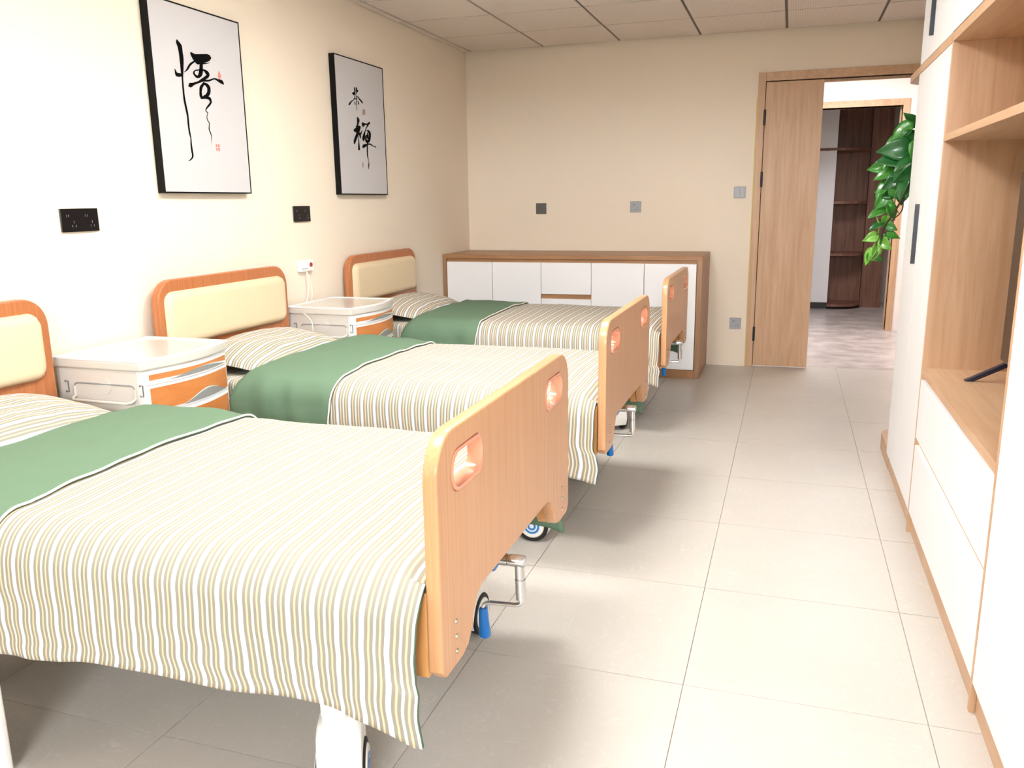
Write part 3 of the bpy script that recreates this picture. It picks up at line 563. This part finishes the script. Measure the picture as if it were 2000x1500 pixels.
# ------------------------------------------------------------------ bedside cabinets
def nightstand(label, y0):
    W, D, T = .485, .40, .752
    t = thing('bedside_cabinet', label, 'bedside cabinet', (.035, y0, 0), 0, 'white plastic bedside cabinets')
    def bow(s, off=0): return D-.012+.045*math.sin(math.pi*s)+off            # front surface x at s in 0..1 across the width
    def outline(off, inset=0):
        P = [(0+inset, W-inset), (0+inset, 0+inset)]
        P += [(bow(k/16, off), inset+(W-2*inset)*k/16) for k in range(17)]
        return P
    MB().prism([(x, y) for x, y in outline(-.012, .006)], 'z', .05, T-.036).build('body', 'white_abs', t, .006, 2)
    MB().prism(outline(.006), 'z', T-.04, T-.004).build('top_slab', 'white_abs', t, .008, 3)
    rim = MB(); Po, Pi = outline(.006), outline(-.012, .018); n = len(Po)
    V = [[rim.bm.verts.new((p[0], p[1], z)) for p in q] for q, z in ((Po, T-.006), (Po, T), (Pi, T), (Pi, T-.005))]
    for a, b in zip(V, V[1:]):
        for k in range(n): rim.bm.faces.new((a[k], a[(k+1)%n], b[(k+1)%n], b[k]))
    rim.build('top_rim', 'white_abs_front', t)
    def strip(nm, m, parent, s0, s1, zlo, zhi, o0, o1):
        mb = MB(); N = 28; rows = []
        for k in range(N+1):
            q = s0+(s1-s0)*k/N; y = W*q; a, b = zlo((q-s0)/(s1-s0)), zhi((q-s0)/(s1-s0))
            rows.append([mb.bm.verts.new((bow(q, o), y, z)) for o, z in ((o0, a), (o1, a), (o1, b), (o0, b))])
        for a, b in zip(rows, rows[1:]):
            for k in range(4): mb.bm.faces.new((a[k], a[(k+1)%4], b[(k+1)%4], b[k]))
        mb.bm.faces.new(rows[0]); mb.bm.faces.new(rows[-1][::-1])
        return mb.build(nm, m, parent, angle=30)
    c = lambda z: (lambda q: z)
    strip('front_panel', 'white_abs_front', t, .02, .98, c(.06), c(.712), -.014, -.004)
    # pull-out tray: thin timber strip with a wave along its lower edge and a grey recess
    arch = lambda z, h, a, b: (lambda q: z + h*math.sin(math.pi*max(0, min(1, (q-a)/(b-a))))**1.3)
    d0 = strip('tray_drawer', 'white_abs_front', t, .05, .95, c(.662), c(.703), -.006, .003)
    strip('drawer_inlay', 'cherry_light', d0, .065, .935, arch(.677, .012, .3, .98), c(.697), .003, .0045)
    strip('pull_recess', 'recess_grey', d0, .22, .93, c(.667), arch(.668, .018, .0, 1), .003, .0038)
    d1 = strip('drawer', 'white_abs_front', t, .05, .95, c(.560), c(.657), -.006, .003)
    strip('drawer_inlay', 'cherry_light', d1, .065, .935, arch(.567, .036, .32, .95), c(.648), .003, .0045)
    strip('pull_recess', 'recess_grey', d1, .34, .92, c(.563), arch(.564, .033, .0, 1), .003, .0036)
    d2 = strip('drawer', 'white_abs_front', t, .05, .95, c(.440), c(.550), -.006, .003)
    strip('drawer_inlay', 'cherry_light', d2, .065, .935, arch(.447, .036, .32, .95), c(.541), .003, .0045)
    strip('pull_recess', 'recess_grey', d2, .34, .92, c(.443), arch(.444, .033, .0, 1), .003, .0036)
    d3 = strip('cupboard_door', 'white_abs_front', t, .05, .95, c(.09), c(.430), -.006, .003)
    strip('drawer_inlay', 'cherry_light', d3, .065, .935, c(.12), c(.40), .003, .0045)
    # side: towel rail, finger dimple and two hooks
    y = .006
    MB().tube([(.085, y, .648), (.085, y-.001, .613), (.09, y-.018, .604), (.10, y-.026, .601), (.34, y-.026, .601), (.352, y-.018, .604), (.357, y-.001, .613), (.357, y, .648)], .0055, 10).build('towel_rail', 'white_abs', t)
    MB().tube([(.085, y, .645), (.09, y, .656), (.10, y, .660), (.34, y, .660), (.352, y, .656), (.357, y, .645)], .003, 8).build('rail_groove', 'recess_grey', t)
    MB().tube([(.225, y+.006, .652), (.225, y-.002, .652)], [.032, .028], 24).build('finger_dimple', 'white_abs', t)
    for x in (.045, .38):
        MB().tube([(x, y, .628), (x, y-.002, .624), (x+.014, y-.002, .624), (x+.014, y-.002, .664), (x, y-.002, .664), (x, y, .660)], .0022, 8).build('hook', 'slot_pale', t)
    for sx in (.05, D-.05):
        for sy in (.05, W-.05): MB().cyl((sx, sy, 0), (sx, sy, .055), .02, n=14).build('foot', 'tyre', t)
    return t
wood('cherry_light', srgb(206, 132, 72), srgb(194, 118, 60), (40, 4, 40), .4)
nightstand('white bedside cabinet between the nearest and the middle bed', 2.283)
nightstand('white bedside cabinet between the middle and the farthest bed', 3.785)

# ------------------------------------------------------------------ calligraphy pictures
def picture(label, yc, ink, blobs, seals, sealr, red):
    t = thing('framed_picture', label, 'picture', (0, yc, 1.73), 0, 'framed calligraphy pictures')
    hw, hh, dp = .304, .394, .036
    fr = MB().box(0.001, dp, -hw, -hw+.006, -hh, hh).box(.001, dp, hw-.006, hw, -hh, hh).box(.001, dp, -hw+.006, hw-.006, -hh, -hh+.006).box(.001, dp, -hw+.006, hw-.006, hh-.006, hh)
    fr.build('frame', 'frame_black', t, smooth=False)
    box('canvas', 'canvas', t, .004, dp-.002, -hw+.006, hw-.006, -hh+.006, hh-.006)
    X = dp-.0012
    def flat(name, m, ribs, polys, x):
        mb = MB()
        for Lf, Rt in ribs:
            A = [mb.bm.verts.new((x, a/2000, b/2000)) for a, b in Lf]; B = [mb.bm.verts.new((x, a/2000, b/2000)) for a, b in Rt]
            for k in range(len(A)-1):
                try: mb.bm.faces.new((A[k], A[k+1], B[k+1], B[k]))
                except ValueError: pass
            x += .00002
        for P in polys:
            mb.bm.faces.new([mb.bm.verts.new((x, a/2000, b/2000)) for a, b in P]); x += .00002
        return mb.build(name, m, t, smooth=False)
    part(flat('brush_strokes', 'ink', ink, blobs, X), 'black brush calligraphy')
    part(flat('seal_stamp', red, sealr, seals, X), 'small red seal stamps')
picture('black-framed calligraphy of one large character above the middle bed', 3.262, INK1, BLOB1, SEAL1, SEAL1R, 'seal_red')
picture('black-framed calligraphy of two characters above the farthest bed', 4.745, INK2, [], SEAL2, SEAL2R, 'seal_brown')

# ------------------------------------------------------------------ sockets, switches, call button
def socket_left(label, y0, y1, z0, z1, gangs):
    t = thing('wall_socket', label, 'socket', (0, (y0+y1)/2, (z0+z1)/2), 0, 'black wall sockets')
    hw, hh = (y1-y0)/2, (z1-z0)/2
    box('back_plate', 'socket_dark_grey', t, 0, .005, -hw+.001, hw-.001, -hh+.001, hh-.001)
    box('face_plate', 'socket_black', t, .005, .0105, -hw, hw, -hh, hh, .0015)
    for g in range(gangs):
        cy = -hw+(g+.5)*2*hw/gangs
        mb = MB()
        for dy in (-.012, -.002): mb.box(.0102, .0108, cy+dy-.0012-.008, cy+dy+.0012-.008, .012, .021)
        mb.box(.0102, .0108, cy+.010, cy+.0124, -.012, -.002)
        for sg in (-1, 1): mb.box(.0102, .0108, cy+.011+sg*.008-.0014, cy+.011+sg*.008+.0014, -.026, -.017)
        mb.build('socket_slots', 'slot_pale', t, smooth=False)
socket_left('wide double black socket plate above the nearer bedside cabinet', 2.43, 2.605, 1.191, 1.277, 2)
socket_left('black socket plate above the call button between the pictures', 3.968, 4.129, 1.189, 1.273, 2)
def plate_back(label, x, z, m, slots, cat='socket', name='wall_socket'):
    t = thing(name, label, cat, (x, L, z), 0, 'square plates on the back wall')
    box('face_plate', m, t, -.043, .043, -.009, 0, -.043, .043, .002)
    if slots:
        mb = MB()
        for dx in (-.018, -.008): mb.box(dx-.0018, dx+.0018, -.0096, -.0088, .012, .024)
        mb.box(.0115, .0145, -.0096, -.0088, -.014, -.003)
        for sg in (-1, 1): mb.box(.013+sg*.010-.002, .013+sg*.010+.002, -.0096, -.0088, -.028, -.018)
        mb.build('socket_slots', 'socket_slot', t, smooth=False)
    else:
        for dx in (-.02, .02): box('rocker', m, t, dx-.0185, dx+.0185, -.0115, -.009, -.037, .037, .0015)
plate_back('dark grey square socket on the back wall, nearest the corner', .632, 1.224, 'socket_dark_grey', True)
plate_back('silver grey square socket in the middle of the back wall', 1.403, 1.230, 'socket_grey', True)
plate_back('silver grey light switch on the back wall beside the door', 2.188, 1.328, 'socket_grey', False, 'switch', 'light_switch')
plate_back('silver grey square socket low on the back wall beside the door', 2.198, .336, 'socket_grey', True)
t = thing('call_button', 'white nurse call box with red button above the farther bedside cabinet', 'call button', (0, 4.04, .948))
box('call_box', 'white_abs_front', t, 0, .026, -.066, .066, -.031, .031, .006, 3)
part(MB().cyl((.025, .035, .004), (.030, .035, .004), .0125, n=20).build('push_button', 'red_button', t, .001), 'red push button')
mb = MB()
for k, w in enumerate((.006, .005, .004, .006, .005, .004, .006)): mb.box(.0258, .0264, -.05+.008*k, -.05+.008*k+w, -.018, -.012)
mb.build('printed_name', 'print_grey', t, smooth=False)
mb = MB(); P = []
KEY = [(.02, 0, -.03), (.03, .006, -.07), (.034, .028, -.13), (.034, .026, -.165), (.045, 0, -.185), (.06, -.012, -.1935), (.08, -.02, -.1935)]
KEY2 = [(.02, -.004, -.03), (.028, -.002, -.09), (.03, -.012, -.15), (.05, -.02, -.19), (.06, -.022, -.1935), (.10, -.022, -.1935)]
def smooth(K, n=6):
    out = []
    K = [Vector(k) for k in K]
    for i in range(len(K)-1):
        a, b, c, d = K[max(i-1, 0)], K[i], K[i+1], K[min(i+2, len(K)-1)]
        for k in range(n):
            q = k/n; out.append(.5*((2*b)+(c-a)*q+(2*a-5*b+4*c-d)*q*q+(3*b-a-3*c+d)*q**3))
    return out+[K[-1]]
# the cord drops behind the cabinet side and down past the pillow
KEY = [(.02, 0, -.03), (.03, .006, -.08), (.034, .020, -.13), (.034, .008, -.19), (.034, -.03, -.25)]
mb.tube(smooth(KEY), .0022, 8)
mb.tube(smooth([(.02, -.004, -.03), (.026, -.006, -.09), (.028, -.014, -.15), (.03, -.05, -.20), (.06, -.20, -.215), (.16, -.262, -.235), (.20, -.268, -.28), (.20, -.272, -.37)]), .0026, 8)
part(mb.build('pull_cord', 'cord_white', t), 'thin white looped cord')

# ------------------------------------------------------------------ low sideboard on the back wall
t = thing('sideboard', 'low white sideboard with brown timber frame under the back wall', 'sideboard', (0, 6.012, 0))
D = L-6.012-.002; S1 = 1.988
box('top_board', 'walnut_top', t, 0.002, S1, 0, D, .858, .888, .0015)
box('side_panel', 'walnut_side', t, .002, .03, 0, D, 0, .858, .001)
box('side_panel', 'walnut_side', t, S1-.035, S1, 0, D, 0, .858, .001)
box('plinth', 'walnut_top', t, .03, S1-.035, .004, .03, 0, .062, .001)
box('carcass', 'drawer_recess', t, .03, S1-.035, .022, D, .062, .858)
box('finger_rail', 'walnut_top', t, .03, S1-.035, .020, .024, .828, .858)
sx = [.033, .410, .799, 1.186, 1.577, S1-.038]
for k in range(5):
    if k == 2:
        box('drawer_front', 'white_laminate', t, sx[k]+.002, sx[k+1]-.002, .002, .02, .598, .832, .001)
        box('finger_rail', 'walnut_top', t, sx[k]+.002, sx[k+1]-.002, .018, .0205, .562, .598)
        box('drawer_front', 'white_laminate', t, sx[k]+.002, sx[k+1]-.002, .002, .02, .316, .562, .001)
        box('drawer_front', 'white_laminate', t, sx[k]+.002, sx[k+1]-.002, .002, .02, .066, .282, .001)
    else:
        box('door', 'white_laminate', t, sx[k]+.002, sx[k+1]-.002, .002, .02, .066, .832, .001)

# ------------------------------------------------------------------ fitted cabinets along the right wall
CX = 3.06; CB = RX-.004; FT = .018        # front plane, back, front thickness
PX = CX+.014
TOPZ = H-.004
def front(nm, m, parent, y0, y1, z0, z1, bev=.0012): return box(nm, m, parent, CX, CX+FT, y0, y1, z0, z1, bev)
YF0, YF1 = 3.375, 4.165
t = thing('tall_cabinet', 'tall white cabinet with black bar handles, beside the doorway plant', 'cabinet')
box('carcass', 'oak', t, CX+FT+.001, CB, YF0+.001, YF1, .08, TOPZ)
box('plinth', 'oak_flat', t, PX, CB, YF0, YF1, 0, .08)
front('door', 'white_laminate', t, YF0+.001, 3.764, .085, 1.797); front('door', 'white_laminate', t, 3.767, YF1, .085, 1.797)
front('upper_door', 'white_laminate', t, YF0+.02, YF1, 1.834, TOPZ)
box('divider_strip', 'oak_flat', t, CX-.0005, CX+FT+.004, YF0, YF1, 1.80, 1.831)
for z0, z1, y in ((1.008, 1.250, 3.808), (1.905, 2.075, 3.856)):
    part(box('bar_handle', 'handle_navy', t, CX-.016, CX, y-.006, y+.006, z0, z1, .001), 'black bar handle')
YN0, YN1 = 2.152, 3.357
t = thing('tv_cabinet', 'fitted wooden media cabinet with open niche above two wide white drawers', 'cabinet')
box('side_panel', 'oak', t, CX, CB, YN1, YN1+.018, .0, 1.80, .0008)
box('side_panel', 'oak', t, CX, CB, YN0-.018, YN0, .0, TOPZ, .0008)
box('back_panel', 'oak', t, CB-.02, CB, YN0, YN1, .08, 1.80)
box('niche_top', 'oak_flat', t, CX, CB-.02, YN0, YN1+.018, 1.80, 1.831, .0008)
box('counter', 'oak_flat', t, CX, CB-.02, YN0, YN1, .628, .655, .0008)
box('shelf', 'oak_flat', t, CX, CB-.02, YN0, YN1, 1.468, 1.492, .0008)
box('drawer_carcass', 'drawer_recess', t, CX+.05, CB-.02, YN0, YN1, .08, .627)
box('finger_rail', 'oak_flat', t, CX+FT-.004, CX+FT+.003, YN0, YN1, .345, .395)
front('drawer_front', 'white_laminate', t, YN0+.002, YN1-.002, .385, .610)
front('drawer_front', 'white_laminate', t, YN0+.002, YN1-.002, .085, .356)
box('plinth', 'oak_flat', t, PX, CB, YN0-.018, YN1+.018, 0, .08)
front('upper_door', 'white_laminate', t, 2.76, YN1+.034, 1.836, TOPZ); front('upper_door', 'white_laminate', t, YN0+.002, 2.757, 1.836, TOPZ)
box('upper_carcass', 'white_laminate', t, CX+FT+.001, CB, YN0, YN1+.018, 1.834, TOPZ)
YB0, YB1 = -.55, 2.132
t = thing('tall_cabinet', 'tall plain white cabinet nearest the camera at the right edge', 'cabinet')
box('carcass', 'white_laminate', t, CX+FT+.001, CB, YB0, YB1, .08, TOPZ)
box('plinth', 'oak_flat', t, PX, CB, YB0, YB1, 0, .08)
for k in range(5):
    w = (YB1-YB0)/5; y1 = YB1-k*w
    front('door', 'white_laminate', t, y1-w+.0015, y1-.0015, .085, TOPZ)
# open rounded end shelves
t = thing('end_shelf', 'open rounded oak end shelves carrying the trailing plant', 'shelf', (0, YF1, 0))
def qshelf(nm, z0, z1, xf, ln, R):
    P = [(CB, 0), (xf, 0), (xf, ln-R)] + [(xf+R-R*math.cos(math.pi/2*k/12), ln-R+R*math.sin(math.pi/2*k/12)) for k in range(1, 13)] + [(CB, ln)]
    return MB().prism(P, 'z', z0, z1).build(nm, 'oak_flat', t, smooth=False)
qshelf('plinth', 0, .085, CX+.012, .46, .10)
qshelf('shelf', 1.80, 1.831, CX, .42, .12)
qshelf('shelf', 1.22, 1.245, CX+.05, .36, .12); qshelf('shelf', .64, .665, CX+.06, .36, .12)
box('back_panel', 'oak', t, CB-.016, CB, 0, .46, .085, 1.80)
# television in the niche
t = thing('television', 'dark television on splayed feet in the cabinet niche', 'television', (3.29, 2.655, .655))
box('screen_panel', 'tv_frame', t, -.012, .03, -.485, .545, .07, .70, .003)
part(box('screen', 'tv_screen', t, -.0135, -.011, -.477, .537, .08, .692), 'black glossy screen')
for s in (-1, 1):
    y = .03+s*.46
    MB().prism([(-.125, 0), (-.10, .0), (.0, .055), (.03, .075), (.03, .09), (-.005, .072), (-.11, .012), (-.128, .004)], 'y', y-.011, y+.011).build('foot', 'tv_foot', t, .002)
    MB().prism([(.0, .055), (.11, .0), (.13, .0), (.03, .075)], 'y', y-.011, y+.011).build('foot', 'tv_foot', t, .002)
part(MB().tube([(.0, -.46, .03), (-.05, -.45, .004), (-.14, -.43, .0035), (-.16, -.415, .006), (-.15, -.40, .004), (-.08, -.41, .0035)], .003, 8).build('cable', 'cord_white', t), 'thin pale cable end')

# ------------------------------------------------------------------ trailing pothos
t = thing('potted_pothos', 'trailing green pothos hanging from the end shelves by the door', 'plant', (3.20, YF1+.17, 1.245))
random.seed(5)
mb = MB()
prof = [(.0, 0), (.055, 0), (.072, .06), (.078, .11), (.072, .11), (.066, .06)]
n = 24; rings = [[mb.bm.verts.new((r*math.cos(2*math.pi*k/n), r*math.sin(2*math.pi*k/n), z)) for k in range(n)] for r, z in prof[1:]]
for a, b in zip(rings, rings[1:]):
    for k in range(n): mb.bm.faces.new((a[k], a[(k+1)%n], b[(k+1)%n], b[k]))
mb.bm.faces.new(rings[0][::-1]); mb.bm.faces.new(rings[-1])
mb.build('pot', 'terracotta', t)
def leaf_mesh(name, m, fold, curl):
    mb = MB(); NU, NV = 10, 6
    def fn(u, v):
        w = .5*math.sin(math.pi*min(1, u**.62))*(1-.25*u) if u > 0 else 0
        b = v*2-1; x = u+(-.16*(1-u)**2*abs(b)**1.5 if u < .5 else 0); y = b*w*.86
        z = fold*abs(b)*w - curl*u*u + .03*math.sin(6*u)*b
        return x, y, z
    mb.grid(fn, NU, NV); o = mb.build(name, m, None, angle=180)
    o.modifiers.new('thick', 'SOLIDIFY').thickness = .012
    return o
LEAVES = [leaf_mesh('leaf', m, f, c) for m, f, c in (('leaf', .25, .25), ('leaf_dark', .2, .35), ('leaf_light', .35, .3), ('leaf', .4, .5), ('leaf_dark', .12, .12))]
def put_leaf(p, d, up, size, kind):
    d = Vector(d).normalized(); up = Vector(up); z = (up-d*up.dot(d)).normalized(); y = z.cross(d)
    src = LEAVES[kind]; o = src.copy(); COL.objects.link(o)
    M = Matrix((d*size, y*size, z*size)).transposed().to_4x4(); M.translation = Vector(p); o.parent = t; o.matrix_local = M
# vines given as world points, stored relative to the pot
O = Vector((3.20, YF1+.17, 1.245))
def vine(pts, r, m='vine'):
    P = smooth([Vector(p)-O for p in pts], 6); MB().tube(P, r, 6).build('vine', m, t); return P
V1 = vine([(3.20, 4.34, 1.36), (3.10, 4.36, 1.44), (3.03, 4.40, 1.33), (2.985, 4.42, 1.20), (2.965, 4.43, 1.08), (2.935, 4.44, 1.0)], .004)
V2 = vine([(3.21, 4.36, 1.36), (3.12, 4.42, 1.50), (3.05, 4.45, 1.47), (3.0, 4.45, 1.36), (2.97, 4.46, 1.24)], .004)
V3 = vine([(3.19, 4.30, 1.35), (3.09, 4.26, 1.37), (3.045, 4.27, 1.27), (3.015, 4.30, 1.20), (2.985, 4.33, 1.14), (2.975, 4.36, 1.06)], .0045, 'vine_dark')
V4 = vine([(3.045, 4.27, 1.30), (3.05, 4.28, 1.22), (3.01, 4.31, 1.17)], .003, 'vine_dark')
V5 = vine([(2.955, 4.40, 1.30), (2.945, 4.39, 1.23), (2.965, 4.38, 1.16), (3.0, 4.37, 1.145), (3.02, 4.36, 1.17)], .0045)
V6 = vine([(2.99, 4.36, 1.10), (2.975, 4.36, 1.02), (2.95, 4.37, .985), (2.925, 4.37, .99)], .003)
def W(x, y, z): return Vector((x, y, z))-O
view = Vector((-.35, -.9, .12))
# (where, direction of the tip, size, kind); leaves face the room
for p, d, s, k in [
    (W(3.06, 4.33, 1.60), (-.6, -.1, -.55), .13, 0), (W(3.075, 4.30, 1.56), (-.5, -.1, -.8), .13, 1), (W(3.085, 4.36, 1.60), (-.35, 0, .5), .09, 1),
    (W(3.06, 4.31, 1.50), (-1, -.1, -.12), .14, 1), (W(3.05, 4.33, 1.455), (-1, -.1, -.06), .15, 4), (W(3.075, 4.28, 1.45), (-.8, -.1, -.35), .12, 1),
    (W(3.085, 4.26, 1.40), (-.75, -.1, -.55), .115, 4), (W(3.02, 4.35, 1.40), (-1, 0, -.25), .11, 0), (W(3.03, 4.33, 1.375), (-.7, -.1, -.7), .12, 1),
    (W(3.055, 4.28, 1.36), (-.45, 0, -.9), .11, 1), (W(3.00, 4.36, 1.35), (-.75, 0, -.65), .12, 0), (W(3.02, 4.33, 1.33), (-.3, -.1, -.95), .10, 3),
    (W(3.04, 4.29, 1.31), (.15, -.1, -1), .09, 1), (W(2.99, 4.37, 1.29), (-.6, 0, -.8), .09, 0), (W(3.01, 4.34, 1.26), (.2, -.1, -.9), .08, 3),
    (W(2.985, 4.38, 1.22), (-.9, 0, -.3), .09, 0), (W(2.995, 4.36, 1.19), (-.2, 0, -.9), .08, 2), (W(2.99, 4.37, 1.16), (-.9, 0, -.2), .08, 1),
    (W(3.00, 4.35, 1.15), (.7, -.1, -.4), .07, 0), (W(3.0, 4.34, 1.105), (1, -.1, -.15), .085, 0), (W(2.985, 4.36, 1.10), (.2, 0, -.95), .075, 3),
    (W(2.96, 4.38, 1.10), (-.9, 0, -.35), .07, 2), (W(2.98, 4.36, 1.08), (.6, -.1, -.7), .075, 2), (W(2.965, 4.38, 1.05), (-.1, 0, -1), .085, 2),
    (W(2.955, 4.39, 1.03), (-.6, 0, -.8), .085, 2), (W(2.935, 4.40, 1.01), (.2, 0, -1), .06, 0), (W(2.95, 4.38, 1.0), (.9, -.1, -.3), .06, 3),
    (W(2.965, 4.41, 1.30), (-.1, 0, -1), .07, 2), (W(3.03, 4.30, 1.42), (-.3, -.2, -.9), .10, 4), (W(3.0, 4.34, 1.235), (.5, -.1, -.8), .08, 0),
    (W(2.97, 4.42, 1.42), (-.9, 0, -.1), .08, 3), (W(3.09, 4.27, 1.52), (-.2, -.2, -1), .10, 0), (W(3.08, 4.25, 1.33), (-.5, -.1, -.8), .08, 1),
    (W(3.04, 4.36, 1.55), (-.9, 0, -.3), .10, 0), (W(3.01, 4.36, 1.30), (-.9, 0, .1), .09, 1), (W(3.02, 4.34, 1.46), (-.8, 0, -.5), .10, 0)]:
    up = view+Vector((random.uniform(-.9, .9), random.uniform(-.2, .3), random.uniform(-.5, .9)))
    put_leaf(p, Vector(d)+Vector((0, random.uniform(-.25, .25), 0)), up, s*random.uniform(.72, .98), k)
for o in LEAVES: bpy.data.objects.remove(o)
